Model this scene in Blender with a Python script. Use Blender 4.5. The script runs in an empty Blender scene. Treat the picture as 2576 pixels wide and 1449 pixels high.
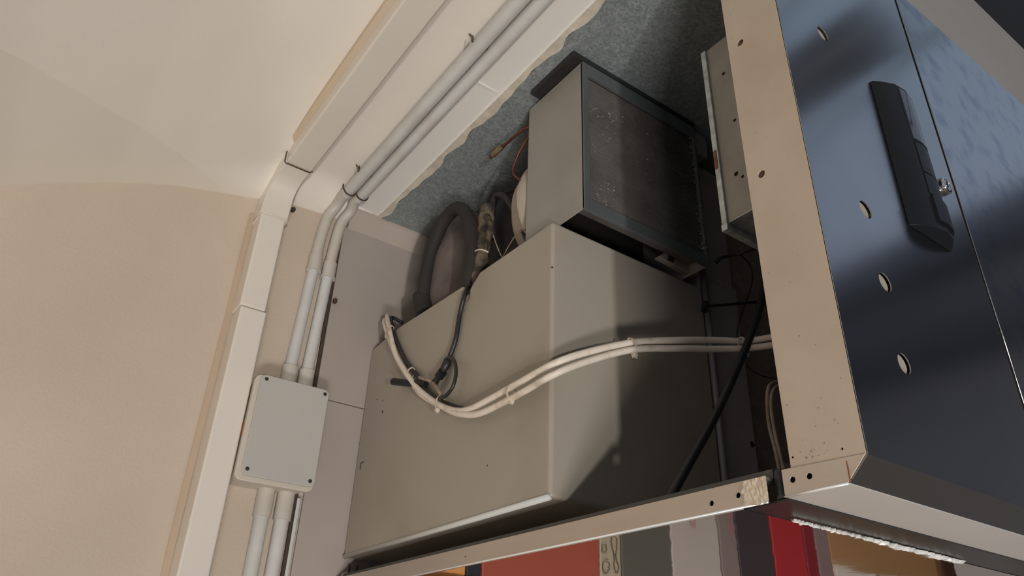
import bpy, bmesh, math, random
from mathutils import Vector, Matrix
S = bpy.context.scene
COL = S.collection
H = 1.60                       # height of the eye above the floor; every z below is measured from the eye
# ------------------------------------------------------------------ camera
A_, B_, C_, F_ = 0.60105882, 0.50875307, 0.03933174, 1.87240522 * 1000
fw = Vector((math.sin(A_) * math.cos(B_), math.cos(A_) * math.cos(B_), math.sin(B_)))
r0 = Vector((math.cos(A_), -math.sin(A_), 0)); u0 = r0.cross(fw)
R_ = math.cos(C_) * r0 + math.sin(C_) * u0
U_ = -math.sin(C_) * r0 + math.cos(C_) * u0
cam = bpy.data.cameras.new('camera'); camo = bpy.data.objects.new('camera', cam); COL.objects.link(camo)
cam.sensor_width = 36; cam.lens = F_ / 2576 * 36; cam.clip_start = 0.01
m = Matrix((R_, U_, -fw)).transposed().to_4x4(); m.translation = (0, 0, H)
camo.matrix_world = m
S.camera = camo
# ------------------------------------------------------------------ world, lights, exposure
S.view_settings.view_transform = 'Standard'; S.view_settings.look = 'None'
S.view_settings.gamma = 1; S.view_settings.use_curve_mapping = False
S.view_settings.exposure = 0.0
W = bpy.data.worlds.new('sky'); S.world = W; W.use_nodes = True
_n = W.node_tree.nodes; _l = W.node_tree.links; bg = _n['Background']; bg.inputs[1].default_value = 0.62
_tc = _n.new('ShaderNodeTexCoord'); _no = _n.new('ShaderNodeTexNoise'); _no.inputs['Scale'].default_value = 3.5; _no.inputs['Detail'].default_value = 5
_cr = _n.new('ShaderNodeValToRGB'); _cr.color_ramp.elements[0].color = (.34, .43, .54, 1); _cr.color_ramp.elements[1].color = (.50, .53, .68, 1)
_cr.color_ramp.elements[0].position = .38; _cr.color_ramp.elements[1].position = .62
_l.new(_tc.outputs['Generated'], _no.inputs['Vector']); _l.new(_no.outputs['Fac'], _cr.inputs[0]); _l.new(_cr.outputs[0], bg.inputs[0])
def area(name, loc, target, size, power, col, sizey=None):
    l = bpy.data.lights.new(name, 'AREA'); l.energy = power; l.color = col; l.size = size
    if sizey: l.shape = 'RECTANGLE'; l.size_y = sizey
    o = bpy.data.objects.new(name, l); COL.objects.link(o)
    o.location = Vector(loc) + Vector((0, 0, H))
    d = Vector(target) - Vector(loc); o.rotation_euler = d.to_track_quat('-Z', 'Y').to_euler()
    return o
area('sunlit_pavement_glint', (-.92, -3.6, -1.44), (.6, .8, .5), .14, 74, (1, .95, .90))
area('pavement_bounce', (-.42, -1.3, -1.55), (-.1, .4, 1), .6, 53, (1, .95, .91), .5)
area('shop_interior_window', (-3.3, .75, -.5), (.6, 1.0, .4), 1.6, 54, (1, .92, .84), 1.0)
# ------------------------------------------------------------------ helpers
def at(px, py, X=None, Y=None, Z=None):
    v = R_ * ((px - 1288) / F_) + U_ * ((724.5 - py) / F_) + fw
    if X is not None: return v * (X / v.x)
    if Y is not None: return v * (Y / v.y)
    return v * (Z / v.z)
def V(*a): return Vector(a)
def node_mat(name, base, rough=.5, metal=0., var=0., vscale=8., bump=0., bscale=200., col2=None, spec=.5, aniso=None, coat=0, stretch=(1,1,1), detail=4, thr=None, trans=0, rvar=0):
    m = bpy.data.materials.new(name); m.use_nodes = True; nt = m.node_tree; N = nt.nodes; L = nt.links
    b = N['Principled BSDF']
    b.inputs['Roughness'].default_value = rough; b.inputs['Metallic'].default_value = metal
    b.inputs['Specular IOR Level'].default_value = spec; b.inputs['Coat Weight'].default_value = coat
    if trans: b.inputs['Transmission Weight'].default_value = trans
    tc = N.new('ShaderNodeTexCoord'); mp = N.new('ShaderNodeMapping'); mp.inputs['Scale'].default_value = stretch
    L.new(tc.outputs['Object'], mp.inputs[0])
    c1 = tuple(base) + (1,)
    if col2 is None: c2 = tuple(min(1, c * (1 - var)) for c in base) + (1,)
    else: c2 = tuple(col2) + (1,)
    no = N.new('ShaderNodeTexNoise'); no.inputs['Scale'].default_value = vscale; no.inputs['Detail'].default_value = detail
    L.new(mp.outputs[0], no.inputs['Vector'])
    cr = N.new('ShaderNodeValToRGB'); cr.color_ramp.elements[0].color = c1; cr.color_ramp.elements[1].color = c2
    lo, hi = thr if thr else (.35, .7)
    cr.color_ramp.elements[0].position = lo; cr.color_ramp.elements[1].position = hi
    L.new(no.outputs['Fac'], cr.inputs[0]); L.new(cr.outputs[0], b.inputs['Base Color'])
    if rvar:
        mr = N.new('ShaderNodeMapRange'); mr.inputs['To Min'].default_value = rough; mr.inputs['To Max'].default_value = rough + rvar
        L.new(no.outputs['Fac'], mr.inputs['Value']); L.new(mr.outputs[0], b.inputs['Roughness'])
    if bump:
        n2 = N.new('ShaderNodeTexNoise'); n2.inputs['Scale'].default_value = bscale; n2.inputs['Detail'].default_value = 3
        L.new(mp.outputs[0], n2.inputs['Vector'])
        bu = N.new('ShaderNodeBump'); bu.inputs['Strength'].default_value = bump; bu.inputs['Distance'].default_value = .002
        L.new(n2.outputs['Fac'], bu.inputs['Height']); L.new(bu.outputs[0], b.inputs['Normal'])
    m['nt'] = 1
    return m
M = {}
M['plaster'] = node_mat('wall_plaster', (.62, .525, .425), .85, var=.14, vscale=2.2, bump=.45, bscale=170, spec=.2)
M['ceil'] = node_mat('ceiling_paint', (.88, .835, .76), .85, var=.06, vscale=2.5, bump=.12, bscale=120, spec=.2)
M['trunk'] = node_mat('trunking_pvc', (.76, .715, .64), .4, var=.05, vscale=5)
M['pvc'] = node_mat('conduit_pvc', (.66, .67, .66), .35, var=.10, vscale=14, stretch=(1, 1, 1), col2=(.58, .57, .54))
M['fit'] = node_mat('conduit_fitting_pvc', (.60, .56, .49), .45, var=.08, vscale=20)
M['box'] = node_mat('junction_box_pvc', (.50, .485, .45), .45, var=.04, vscale=6)
M['boxb'] = node_mat('junction_box_base_pvc', (.60, .55, .47), .45, var=.04, vscale=6)
M['white'] = node_mat('white_panel_shaded', (.42, .37, .335), .5, var=.12, vscale=3)  # base colour lowered to carry the shadow on the wall panel
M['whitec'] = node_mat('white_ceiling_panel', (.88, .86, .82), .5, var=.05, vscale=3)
M['foam'] = node_mat('panel_foam_edge', (.66, .60, .50), .9, var=.25, vscale=40, bump=.5)
M['crown'] = node_mat('crown_trim', (.46, .40, .34), .6, var=.1, vscale=9)
M['case'] = node_mat('unit_enamel', (.385, .35, .29), .38, vscale=3.6, col2=(.315, .255, .18), thr=(.48, .78), bump=.05, bscale=500, spec=.35)
M['housing'] = node_mat('condenser_enamel', (.34, .32, .28), .42, var=.14, vscale=7)
M['frame'] = node_mat('condenser_frame_shaded', (.105, .115, .12), .4, var=.15, vscale=12)  # colour darkened to stand for shade on the radiator front
M['fin'] = node_mat('condenser_fins', (.17, .16, .15), .6, metal=.2, vscale=20, col2=(.12, .105, .095), bump=.4, bscale=300)
M['dust'] = node_mat('dust', (.30, .28, .25), .95, var=.4, vscale=60, bump=.6)
M['dark'] = node_mat('dark_interior', (.02, .018, .016), .8, var=.3, vscale=20)
M['hole'] = node_mat('hole_shadow', (.012, .010, .009), .9)
M['rubber'] = node_mat('black_insulation', (.026, .022, .020), .75, var=.3, vscale=30, bump=.3, bscale=150)
M['pot'] = node_mat('dusty_compressor', (.16, .13, .12), .8, vscale=18, col2=(.10, .08, .075), bump=.4, bscale=120)
M['potd'] = node_mat('black_compressor', (.022, .02, .02), .6, var=.4, vscale=25, bump=.3)
M['tape'] = node_mat('yellowed_tape', (.20, .155, .10), .6, vscale=30, col2=(.035, .028, .022), thr=(.40, .58), bump=.4, bscale=90)
M['copper'] = node_mat('copper_pipe', (.20, .075, .05), .45, metal=.6, var=.4, vscale=40)
M['brass'] = node_mat('brass_fitting', (.42, .33, .22), .4, metal=.8, var=.3, vscale=60)
M['cream'] = node_mat('cream_plastic', (.46, .40, .32), .5, var=.15, vscale=12)
M['wcable'] = node_mat('white_cable_sheath', (.80, .72, .62), .45, vscale=32, col2=(.42, .31, .22), thr=(.50, .80), bump=.1)
M['bcable'] = node_mat('beige_cable_sheath', (.42, .34, .26), .6, vscale=40, col2=(.25, .18, .13))
M['black'] = node_mat('black_cable_sheath', (.022, .022, .023), .42, var=.3, vscale=30)
M['tie'] = node_mat('nylon_tie', (.72, .62, .50), .4, var=.15, vscale=40)
M['steel'] = node_mat('brushed_steel', (.66, .585, .52), .36, metal=.85, var=.08, vscale=30, stretch=(1, .2, 1), rvar=.1)
M['flange'] = node_mat('dusty_steel', (.58, .485, .385), .42, metal=.3, vscale=9, col2=(.50, .41, .315), bump=.05, bscale=400)
M['polish'] = node_mat('polished_steel', (.62, .58, .54), .05, metal=1., var=.04, vscale=6, bump=.35, bscale=7)
M['under'] = node_mat('fascia_underside_steel', (.78, .76, .73), .42, metal=.35, var=.06, vscale=10)
M['blue'] = node_mat('fascia_steel', (.52, .54, .57), .13, metal=1., var=.10, vscale=5, rvar=.10, bump=.015, bscale=9)
M['doorst'] = node_mat('door_steel_stone_reflection', (.54, .56, .60), .15, metal=1., vscale=26, col2=(.36, .41, .50), thr=(.50, .66), rvar=.12, bump=.03, bscale=14)  # bluish mottling paints in the reflection of stonework
M['bevel'] = node_mat('fascia_bevel_steel', (.26, .24, .22), .32, metal=.9, var=.05, vscale=10)
M['galv'] = node_mat('galvanised_bracket', (.34, .315, .27), .6, metal=.2, var=.15, vscale=30)
M['galvb'] = node_mat('bright_galvanised_edge', (.58, .62, .62), .4, metal=.6, vscale=70, col2=(.34, .36, .34))
M['rust'] = node_mat('rust', (.26, .12, .06), .9, var=.5, vscale=80)
M['rustdark'] = node_mat('rusty_screw', (.10, .055, .035), .8, var=.5, vscale=200)
M['plug'] = node_mat('hole_filling', (.42, .38, .31), .8, var=.2, vscale=60)
M['device'] = node_mat('black_plastic', (.012, .013, .015), .42, spec=.3, var=.1, vscale=20)
M['screen'] = node_mat('display_window', (.045, .05, .07), .06, spec=1., var=.3, vscale=60)
M['chrome'] = node_mat('chrome', (.75, .73, .70), .12, metal=1.)
M['edge'] = node_mat('bent_edge_highlight', (.92, .92, .90), .3, metal=.4)  # light base colour paints a steady highlight along the bent edges
M['foil'] = node_mat('crumpled_foil', (.66, .55, .40), .35, metal=.35, vscale=45, col2=(.80, .74, .62), bump=.6, bscale=70)
M['silicone'] = node_mat('silicone_bead', (.85, .85, .82), .15, vscale=60, var=.25, spec=.8)
M['gasket'] = node_mat('black_gasket', (.02, .02, .02), .3)
M['wallr'] = node_mat('dusty_brown_wall', (.38, .31, .26), .9, vscale=60, col2=(.52, .45, .38), thr=(.55, .8), bump=.3)
M['rear'] = node_mat('rear_grey_metal', (.42, .39, .36), .5, var=.15, vscale=9)
M['screw'] = node_mat('screw_black', (.03, .03, .03), .5)
M['floor'] = node_mat('pavement_stone', (.36, .33, .28), .8, var=.25, vscale=4, bump=.3, bscale=30)
M['outdark'] = node_mat('awning_dark_metal', (.06, .062, .07), .5)
M['stone'] = node_mat('building_stone', (.30, .29, .29), .9, var=.35, vscale=3, bump=.4, bscale=20)
M['mortar'] = node_mat('building_mortar', (.34, .33, .33), .95, var=.2, vscale=5)
def flat(name, c, r=.6):
    return node_mat(name, c, r, var=.06, vscale=8)
# galvanised ceiling sheet: crystalline spangle
def spangle():
    m = node_mat('galvanised_sheet', (.17, .195, .20), .48, metal=.35)
    nt = m.node_tree; N = nt.nodes; L = nt.links; b = N['Principled BSDF']
    vo = N.new('ShaderNodeTexVoronoi'); vo.inputs['Scale'].default_value = 260; vo.inputs['Randomness'].default_value = 1
    tc = N.new('ShaderNodeTexCoord'); L.new(tc.outputs['Object'], vo.inputs['Vector'])
    sx = N.new('ShaderNodeSeparateColor'); L.new(vo.outputs['Color'], sx.inputs[0])
    no = N.new('ShaderNodeTexNoise'); no.inputs['Scale'].default_value = 60; L.new(tc.outputs['Object'], no.inputs['Vector'])
    mx = N.new('ShaderNodeMath'); mx.operation = 'MULTIPLY'; L.new(sx.outputs[0], mx.inputs[0]); L.new(no.outputs['Fac'], mx.inputs[1])
    cr = N.new('ShaderNodeValToRGB'); cr.color_ramp.elements[0].color = (.25, .285, .29, 1); cr.color_ramp.elements[1].color = (.44, .49, .50, 1)
    cr.color_ramp.elements[1].position = .62
    L.new(mx.outputs[0], cr.inputs[0]); L.new(cr.outputs[0], b.inputs['Base Color'])
    return m
M['spangle'] = spangle()

def origin_of(o):
    v = Vector((0, 0, 0))
    while o is not None: v += Vector(o.location); o = o.parent
    return v
def obj(name, bm, mat, parent=None, label=None, cat=None, group=None, kind=None, smooth=False, bevel=0, seg=2, weld=True):
    """link bm (in eye coordinates) as ONE mesh object; parts share their thing's origin"""
    if weld: bmesh.ops.remove_doubles(bm, verts=bm.verts, dist=1e-6)
    if bm.faces: bmesh.ops.recalc_face_normals(bm, faces=bm.faces)
    for v in bm.verts: v.co.z += H
    if parent is None:
        xs = [v.co.x for v in bm.verts]; ys = [v.co.y for v in bm.verts]; zs = [v.co.z for v in bm.verts]
        org = Vector(((min(xs) + max(xs)) / 2, (min(ys) + max(ys)) / 2, min(zs)))
    else: org = origin_of(parent)
    for v in bm.verts: v.co -= org
    me = bpy.data.meshes.new(name); bm.to_mesh(me); bm.free()
    mats = mat if isinstance(mat, (list, tuple)) else [mat]
    for k in mats: me.materials.append(M[k] if isinstance(k, str) else k)
    o = bpy.data.objects.new(name, me); COL.objects.link(o)
    if parent is None: o.location = org
    else: o.parent = parent
    if smooth:
        for p in me.polygons: p.use_smooth = True
        if smooth == 'auto':
            me.set_sharp_from_angle(angle=math.radians(35))
    if bevel:
        md = o.modifiers.new('bevel', 'BEVEL'); md.width = bevel; md.segments = seg; md.limit_method = 'ANGLE'; md.angle_limit = math.radians(40)
        for p in me.polygons: p.use_smooth = True
        md.harden_normals = True
    tag(o, label, cat, group, kind)
    return o
def tag(o, label=None, cat=None, group=None, kind=None):
    if label: o['label'] = label
    if cat: o['category'] = cat
    if group: o['group'] = group
    if kind: o['kind'] = kind
    return o
def thing(name, loc, label, cat, group=None):
    o = bpy.data.objects.new(name, None); COL.objects.link(o); o.empty_display_size = .03
    o.location = Vector(loc) + Vector((0, 0, H)); return tag(o, label, cat, group)
def bx(bm, x0, x1, y0, y1, z0, z1, mi=0):
    vs = [bm.verts.new((x, y, z)) for x in (x0, x1) for y in (y0, y1) for z in (z0, z1)]
    for f in ((0, 1, 3, 2), (4, 6, 7, 5), (0, 4, 5, 1), (2, 3, 7, 6), (0, 2, 6, 4), (1, 5, 7, 3)):
        bm.faces.new([vs[i] for i in f]).material_index = mi
    return bm
def box(*a, mi=0): return bx(bmesh.new(), *a, mi=mi)
AX = {'X': lambda a, b, c: (c, a, b), 'Y': lambda a, b, c: (a, c, b), 'Z': lambda a, b, c: (a, b, c)}
def prism(poly, axis, c0, c1, bm=None):
    """extrude 2-D polygon (the other two axes, in xyz order) along axis"""
    bm = bm or bmesh.new(); f = AX[axis]
    a = [bm.verts.new(f(p[0], p[1], c0)) for p in poly]; b = [bm.verts.new(f(p[0], p[1], c1)) for p in poly]
    bm.faces.new(a); bm.faces.new(b[::-1]); n = len(poly)
    for i in range(n): bm.faces.new((a[i], a[(i + 1) % n], b[(i + 1) % n], b[i]))
    return bm
def plate(poly, holes, axis, c0, c1, n=20):
    """flat sheet with round holes [(u, v, radius)]"""
    bm = bmesh.new(); f = AX[axis]
    loops = [[(p[0], p[1]) for p in poly]] + [[(u + r * math.cos(2 * math.pi * k / n), v + r * math.sin(2 * math.pi * k / n)) for k in range(n)] for u, v, r in holes]
    A = []; B = []
    for c, out in ((c0, A), (c1, B)):
        es = []
        for lp in loops:
            vs = [bm.verts.new(f(p[0], p[1], c)) for p in lp]; out.append(vs)
            for i in range(len(vs)): es.append(bm.edges.new((vs[i], vs[(i + 1) % len(vs)])))
        bmesh.ops.triangle_fill(bm, use_beauty=True, edges=es)
    for la, lb in zip(A, B):
        for i in range(len(la)): bm.faces.new((la[i], la[(i + 1) % len(la)], lb[(i + 1) % len(lb)], lb[i]))
    return bm
def smoothpath(pts, sub=8):
    pts = [Vector(p) for p in pts]; P = [pts[0] * 2 - pts[1]] + pts + [pts[-1] * 2 - pts[-2]]; out = []
    for i in range(1, len(P) - 2):
        for k in range(sub):
            t = k / sub; a, b, c, d = P[i - 1:i + 3]
            out.append(.5 * ((2 * b) + (c - a) * t + (2 * a - 5 * b + 4 * c - d) * t * t + (3 * b - a - 3 * c + d) * t ** 3))
    out.append(pts[-1]); return out
def tube(pts, rad, sides=12, sub=8, bm=None, smoothp=True, flatten=None, cap=True):
    bm = bm or bmesh.new(); P = smoothpath(pts, sub) if smoothp else [Vector(p) for p in pts]
    n = len(P); rad = rad if callable(rad) else (lambda t, r=rad: r)
    t0 = (P[1] - P[0]).normalized(); up = V(0, 0, 1) if abs(t0.z) < .9 else V(1, 0, 0)
    a = t0.cross(up).normalized(); rings = []
    for i, p in enumerate(P):
        t = (P[min(i + 1, n - 1)] - P[max(i - 1, 0)]).normalized()
        a = (a - t * a.dot(t)).normalized(); b = t.cross(a); r = rad(i / (n - 1))
        rings.append([bm.verts.new(p + (a * math.cos(2 * math.pi * k / sides) + b * math.sin(2 * math.pi * k / sides)) * r) for k in range(sides)])
    for i in range(n - 1):
        for k in range(sides):
            bm.faces.new((rings[i][k], rings[i][(k + 1) % sides], rings[i + 1][(k + 1) % sides], rings[i + 1][k]))
    if cap: bm.faces.new(rings[0][::-1]); bm.faces.new(rings[-1])
    return bm
def cyl(c, axis, r, h, n=20, bm=None, r2=None):
    """cylinder from c along axis vector for h"""
    bm = bm or bmesh.new(); c = Vector(c); t = Vector(axis).normalized()
    u = t.cross(V(0, 0, 1) if abs(t.z) < .9 else V(1, 0, 0)).normalized(); w = t.cross(u); r2 = r if r2 is None else r2
    a = [bm.verts.new(c + (u * math.cos(2 * math.pi * k / n) + w * math.sin(2 * math.pi * k / n)) * r) for k in range(n)]
    b = [bm.verts.new(c + t * h + (u * math.cos(2 * math.pi * k / n) + w * math.sin(2 * math.pi * k / n)) * r2) for k in range(n)]
    bm.faces.new(a[::-1]); bm.faces.new(b)
    for k in range(n): bm.faces.new((a[k], a[(k + 1) % n], b[(k + 1) % n], b[k]))
    return bm
def lathe(c, axis, prof, n=28, bm=None):
    """prof [(along, radius)]"""
    bm = bm or bmesh.new(); c = Vector(c); t = Vector(axis).normalized()
    u = t.cross(V(0, 0, 1) if abs(t.z) < .9 else V(1, 0, 0)).normalized(); w = t.cross(u); rings = []
    for s, r in prof:
        rings.append([bm.verts.new(c + t * s + (u * math.cos(2 * math.pi * k / n) + w * math.sin(2 * math.pi * k / n)) * max(r, 1e-4)) for k in range(n)])
    for i in range(len(rings) - 1):
        for k in range(n): bm.faces.new((rings[i][k], rings[i][(k + 1) % n], rings[i + 1][(k + 1) % n], rings[i + 1][k]))
    bm.faces.new(rings[0][::-1]); bm.faces.new(rings[-1]); return bm
def lerp_tab(tab, x):
    if x <= tab[0][0]: return tab[0][1] + (x - tab[0][0]) * (tab[1][1] - tab[0][1]) / (tab[1][0] - tab[0][0])
    for (a, b), (c, d) in zip(tab, tab[1:]):
        if x <= c: return b + (x - a) / (c - a) * (d - b)
    return tab[-1][1]
rnd = random.Random(4)
YW = 1.355                      # plaster wall plane
# ------------------------------------------------------------------ SETTING
obj('floor', box(-3.6, 6, -8, YW + .1, -1.70, -1.60), 'floor', kind='structure')
bm = bmesh.new()                # back wall, softly uneven plaster
nx, nz = 90, 60
g = [[bm.verts.new((-3.5 + 7.5 * i / nx, YW + .0016 * math.sin(i * 1.7 + j * .6) + .0012 * math.sin(j * 1.1 - i * .4), -1.6 + 2.75 * j / nz)) for j in range(nz + 1)] for i in range(nx + 1)]
for i in range(nx):
    for j in range(nz): bm.faces.new((g[i][j], g[i + 1][j], g[i + 1][j + 1], g[i][j + 1]))
bx(bm, -3.5, 4, YW + .004, YW + .12, -1.6, 1.15)
obj('wall_back', bm, 'plaster', kind='structure', smooth='auto', weld=False)
ARCH = [(-1.4, -.25), (-.9, .19), (-.5, .49), (-.3, .635), (-.138, .741), (.027, .824), (.125, .862), (.2, .882), (.267, .897), (.343, .915), (.46, .925), (.7, .93)]
def zc(x, y):
    zl = lerp_tab(ARCH, x)
    d = ((x - .20) - (y - 1.335)) / math.sqrt(2)
    z = zl
    if d > 0:
        z = zl + .36 * d * min(1, max(0, (1.345 - y) / .07))
    s = .968                      # soft clip to the flat part
    return s - .012 * math.log1p(math.exp((s - z) / .012)) if z > s - .05 else z
bm = bmesh.new(); st = .02
xs = [.20 + st * i for i in range(-90, 51)] + [1.6, 2.4, 4.0]; ys = [1.335 + st * j for j in range(-50, 2)]
g = [[bm.verts.new((x, y, zc(x, y))) for y in ys] for x in xs]
for i in range(len(xs) - 1):
    for j in range(len(ys) - 1):
        bm.faces.new((g[i][j], g[i + 1][j], g[i + 1][j + 1])); bm.faces.new((g[i][j], g[i + 1][j + 1], g[i][j + 1]))
bm.edges.ensure_lookup_table()
for e in bm.edges:
    a, b = e.verts
    if abs((a.co.x - .20) - (a.co.y - 1.335)) < 1e-4 and abs((b.co.x - .20) - (b.co.y - 1.335)) < 1e-4: e.smooth = False
gt = [[bm.verts.new((x, y, 1.15)) for y in (ys[0], ys[-1])] for x in (xs[0], xs[-1])]
bm.faces.new((gt[0][0], gt[1][0], gt[1][1], gt[0][1]))
bm.faces.new([gt[0][0]] + [g[i][0] for i in range(len(xs))] + [gt[1][0]])
o = obj('ceiling', bm, 'ceil', kind='structure', smooth=True, weld=False)
XFR = .50
# lintel of the shop front: beige soffit and dark beam
obj('trim_1', box(XFR, 4, .3135, .334, .9865, 1.30), flat('soffit_beige', (.38, .355, .32)), kind='structure')
obj('trim_3', box(XFR, 4, .3125, .334, 1.245, 1.75), flat('lintel_black', (.008, .008, .009), .9), kind='structure')
# ------------------------------------------------------------------ white panels round the recess
wp = thing('wall_panel', (.8, 1.345, 0), 'white insulated wall panel behind the grey unit, right of the wall conduits', 'wall panel')
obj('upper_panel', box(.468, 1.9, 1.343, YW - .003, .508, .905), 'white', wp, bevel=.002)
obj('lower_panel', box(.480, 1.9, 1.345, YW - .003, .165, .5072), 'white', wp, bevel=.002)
bm = bmesh.new(); tube([(.466, 1.347, .17), (.465, 1.347, .5), (.463, 1.347, .9)], .004, 6, 1, bm)
obj('dark_joint', bm, flat('panel_joint_dark', (.07, .05, .04), .9), wp, label='dark joint along the panel edge')  # dark brown line along the panel's left edge
cr = prism([(1.352, .902), (1.343, .902), (1.338, .912), (1.330, .930), (1.322, .939), (1.322, .950), (1.352, .950)], 'X', .475, 1.9)
obj('trim_2', cr, 'crown', kind='structure', bevel=.002)
# white ceiling strip with a wavy torn foam edge
cp = thing('ceiling_panel', (.51, .8, .955), 'long white panel strip on the ceiling between conduits and grey sheet', 'ceiling panel')
bm = bmesh.new(); N_ = 120; rows = []
for i in range(N_ + 1):
    y = .25 + (1.335 - .25) * i / N_
    w = .0085 * (.5 + .5 * math.sin(y * 46 + 1.8 * math.sin(y * 19))) ** 1.6 + .0012 * math.sin(y * 131)
    xe = .532 + (.010 if y < 1.3 else .008)
    rows.append([bm.verts.new(p) for p in ((.478, y, .958), (.478, y, .951), (xe - .009, y, .950), (xe - .008, y, .9475), (xe + .001 + w, y, .9445), (xe + .001 + w, y, .9458))])
for i in range(N_):
    for k in range(5):
        f = bm.faces.new((rows[i][k], rows[i][k + 1], rows[i + 1][k + 1], rows[i + 1][k])); f.material_index = 1 if k >= 3 else 0
bm.faces.new(rows[0]); bm.faces.new(rows[-1][::-1])
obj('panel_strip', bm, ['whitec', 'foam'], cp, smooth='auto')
obj('seam', box(.479, .528, .838, .842, .9492, .9515), flat('seam_white', (.85, .83, .78)), cp)
# galvanised sheet
bm = bmesh.new()
pts = [(.5445, .335), (1.9, .335), (1.9, 1.338), (.556, 1.338), (.5445, 1.322)]
prism(pts, 'Z', .946, .949, bm)
obj('galvanised_sheet', bm, 'spangle', None, 'blue-grey spangled galvanised sheet fixed to the ceiling above the unit', 'metal sheet')
# right-hand dusty wall and dark recess closing the cavity
obj('trim_4', box(1.035, 1.60, .80, .82, .165, .935), 'wallr', kind='structure')
obj('wall_right', box(1.90, 2.0, .40, 1.40, .10, 1.1), 'wallr', kind='structure')
# ------------------------------------------------------------------ cable trunking: wall run, bend, ceiling run
tr = thing('cable_trunking', (.312, 1.33, .16), 'wide cream plastic cable trunking running up the wall and along the ceiling', 'cable trunking')
def c_section(x0, x1, z0, z1, yf): return box(x0, x1, yf, YW - .002, z0, z1)
obj('wall_cover', c_section(.283, .3325, -.2, .628, 1.297), 'trunk', tr, bevel=.004, seg=3)
obj('wall_cover', c_section(.2805, .330, .630, .838, 1.299), 'trunk', tr, bevel=.004, seg=3)
# bend piece: slightly larger profile swept from wall to ceiling
path = [(1.297, .834), (1.297, .868), (1.294, .892), (1.283, .908), (1.262, .917), (1.230, .918)]
bm = bmesh.new(); rows = []
for (y, z), t in zip(path, range(6)):
    x0 = .2775 + .0015 * t; x1 = .334 + .0012 * t
    back = (YW - .003, z) if t < 3 else ((y, .962) if t > 3 else (YW - .003, .955))
    rows.append([bm.verts.new(p) for p in ((x0, back[0], back[1]), (x0, y + .003, z + (.003 if t > 2 else 0)), (x0 + .003, y - .001, z - (.001 if t > 2 else 0)), (x1 - .003, y - .001, z - (.001 if t > 2 else 0)), (x1, y + .003, z + (.003 if t > 2 else 0)), (x1, back[0], back[1]))])
for a, b in zip(rows, rows[1:]):
    for k in range(5): bm.faces.new((a[k], a[k + 1], b[k + 1], b[k]))
bm.faces.new(rows[0]); bm.faces.new(rows[-1][::-1])
obj('bend_cover', bm, 'trunk', tr, smooth='auto')
obj('ceiling_cover', box(.288, .341, .25, 1.233, .921, .975), 'trunk', tr, bevel=.004, seg=3)
def uline(pts, r, name, mat, parent, **k): return obj(name, tube(pts, r, 6, 1, smoothp=False), mat, parent, smooth=True, **k)
uline([(.2848, 1.2285, .958), (.2848, 1.2285, .922), (.288, 1.2285, .9190), (.338, 1.2285, .9190), (.3425, 1.2285, .924)], .0014, 'joint_line', flat('joint_dark', (.10, .06, .035), .9), tr)
uline([(.277, 1.34, .836), (.2768, 1.299, .836), (.280, 1.2955, .836), (.332, 1.2955, .836), (.3345, 1.298, .836)], .0012, 'joint_line', 'trunk', tr)
# flat tan strips where the trunking meets wall and ceiling
obj('tan_strip', prism([(.271, -.2), (.283, -.2), (.2805, .86), (.270, .86)], 'Y', 1.3515, 1.3535), flat('tan_strip_wall', (.50, .385, .28), .8), tr, label='tan line beside the trunking')
obj('tan_strip', box(.278, .2885, .34, 1.225, .9535, .9665), flat('tan_strip_ceiling', (.64, .53, .40), .8), tr, label='tan line beside the trunking')
# ------------------------------------------------------------------ conduits
def conduit(name, x_w, x_b, xc, label, r, zj, zb, lowx):
    t = thing(name, (x_w, 1.33, .3), label, 'conduit', None)
    yc = YW - .004 - r
    obj('wall_pipe', tube([(x_b, yc, .545), (x_w, yc, zj)], r, 20, 1, smoothp=False), 'pvc', t, smooth='auto')
    cpl = obj('coupling', tube([(x_w - .0002, yc, zj - .030), (x_w, yc, zj + .006)], r + .0028, 20, 1, smoothp=False), 'fit', t, smooth='auto')
    obj('coupling_rim', lathe((x_w, yc, zj - .032), (0, 0, 1), [(0, r + .0028), (0, r + .0045), (.004, r + .0045), (.004, r + .0028)]), 'fit', cpl, smooth='auto')
    zt = .952 - r
    obj('bend', tube([(x_w, yc, zj), (x_w + .001, yc, zj + .035), (x_w + .006, yc - .006, zt - .042), (x_w + .016, yc - .024, zt - .012), (xc - .003, yc - .050, zt - .001), (xc, yc - .075, zt)], r + .0004, 20, 8), 'fit', t, smooth='auto')
    obj('ceiling_pipe', tube([(xc, yc - .062, zt), (xc, .25, zt)], r + .0012, 20, 1, smoothp=False), 'pvc', t, smooth='auto')
    # lower end above the junction box and the run below it
    obj('box_socket', tube([(x_b, yc, .513), (x_b, yc, .552)], r + .0035, 20, 1, smoothp=False), 'fit', t, smooth='auto')
    obj('lower_pipe', tube([(lowx, yc, -.2), (lowx, yc, .30)], r + .0012, 20, 1, smoothp=False), 'pvc', t, smooth='auto')
    obj('lower_socket', tube([(lowx, yc, .268), (lowx, yc, .316)], r + .004, 20, 1, smoothp=False), 'fit', t, smooth='auto')
    obj('clip', tube([(xc - r - .002, 1.268, .953), (xc - r - .003, 1.262, zt), (xc - .6 * r, 1.258, zt - r - .002), (xc + .6 * r, 1.258, zt - r - .002), (xc + r + .003, 1.262, zt), (xc + r + .002, 1.268, .953)], .0016, 6, 6), 'rustdark', t, smooth=True)
    for yy in (1.19, .76):
        obj('clip', tube([(xc - r - .002, yy, .953), (xc - r - .002, yy, zt), (xc - r - .007, yy - .006, zt + .002), (xc - r - .008, yy, .953)], .0018, 6, 6), 'tape', t, smooth=True)
    return t
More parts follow.
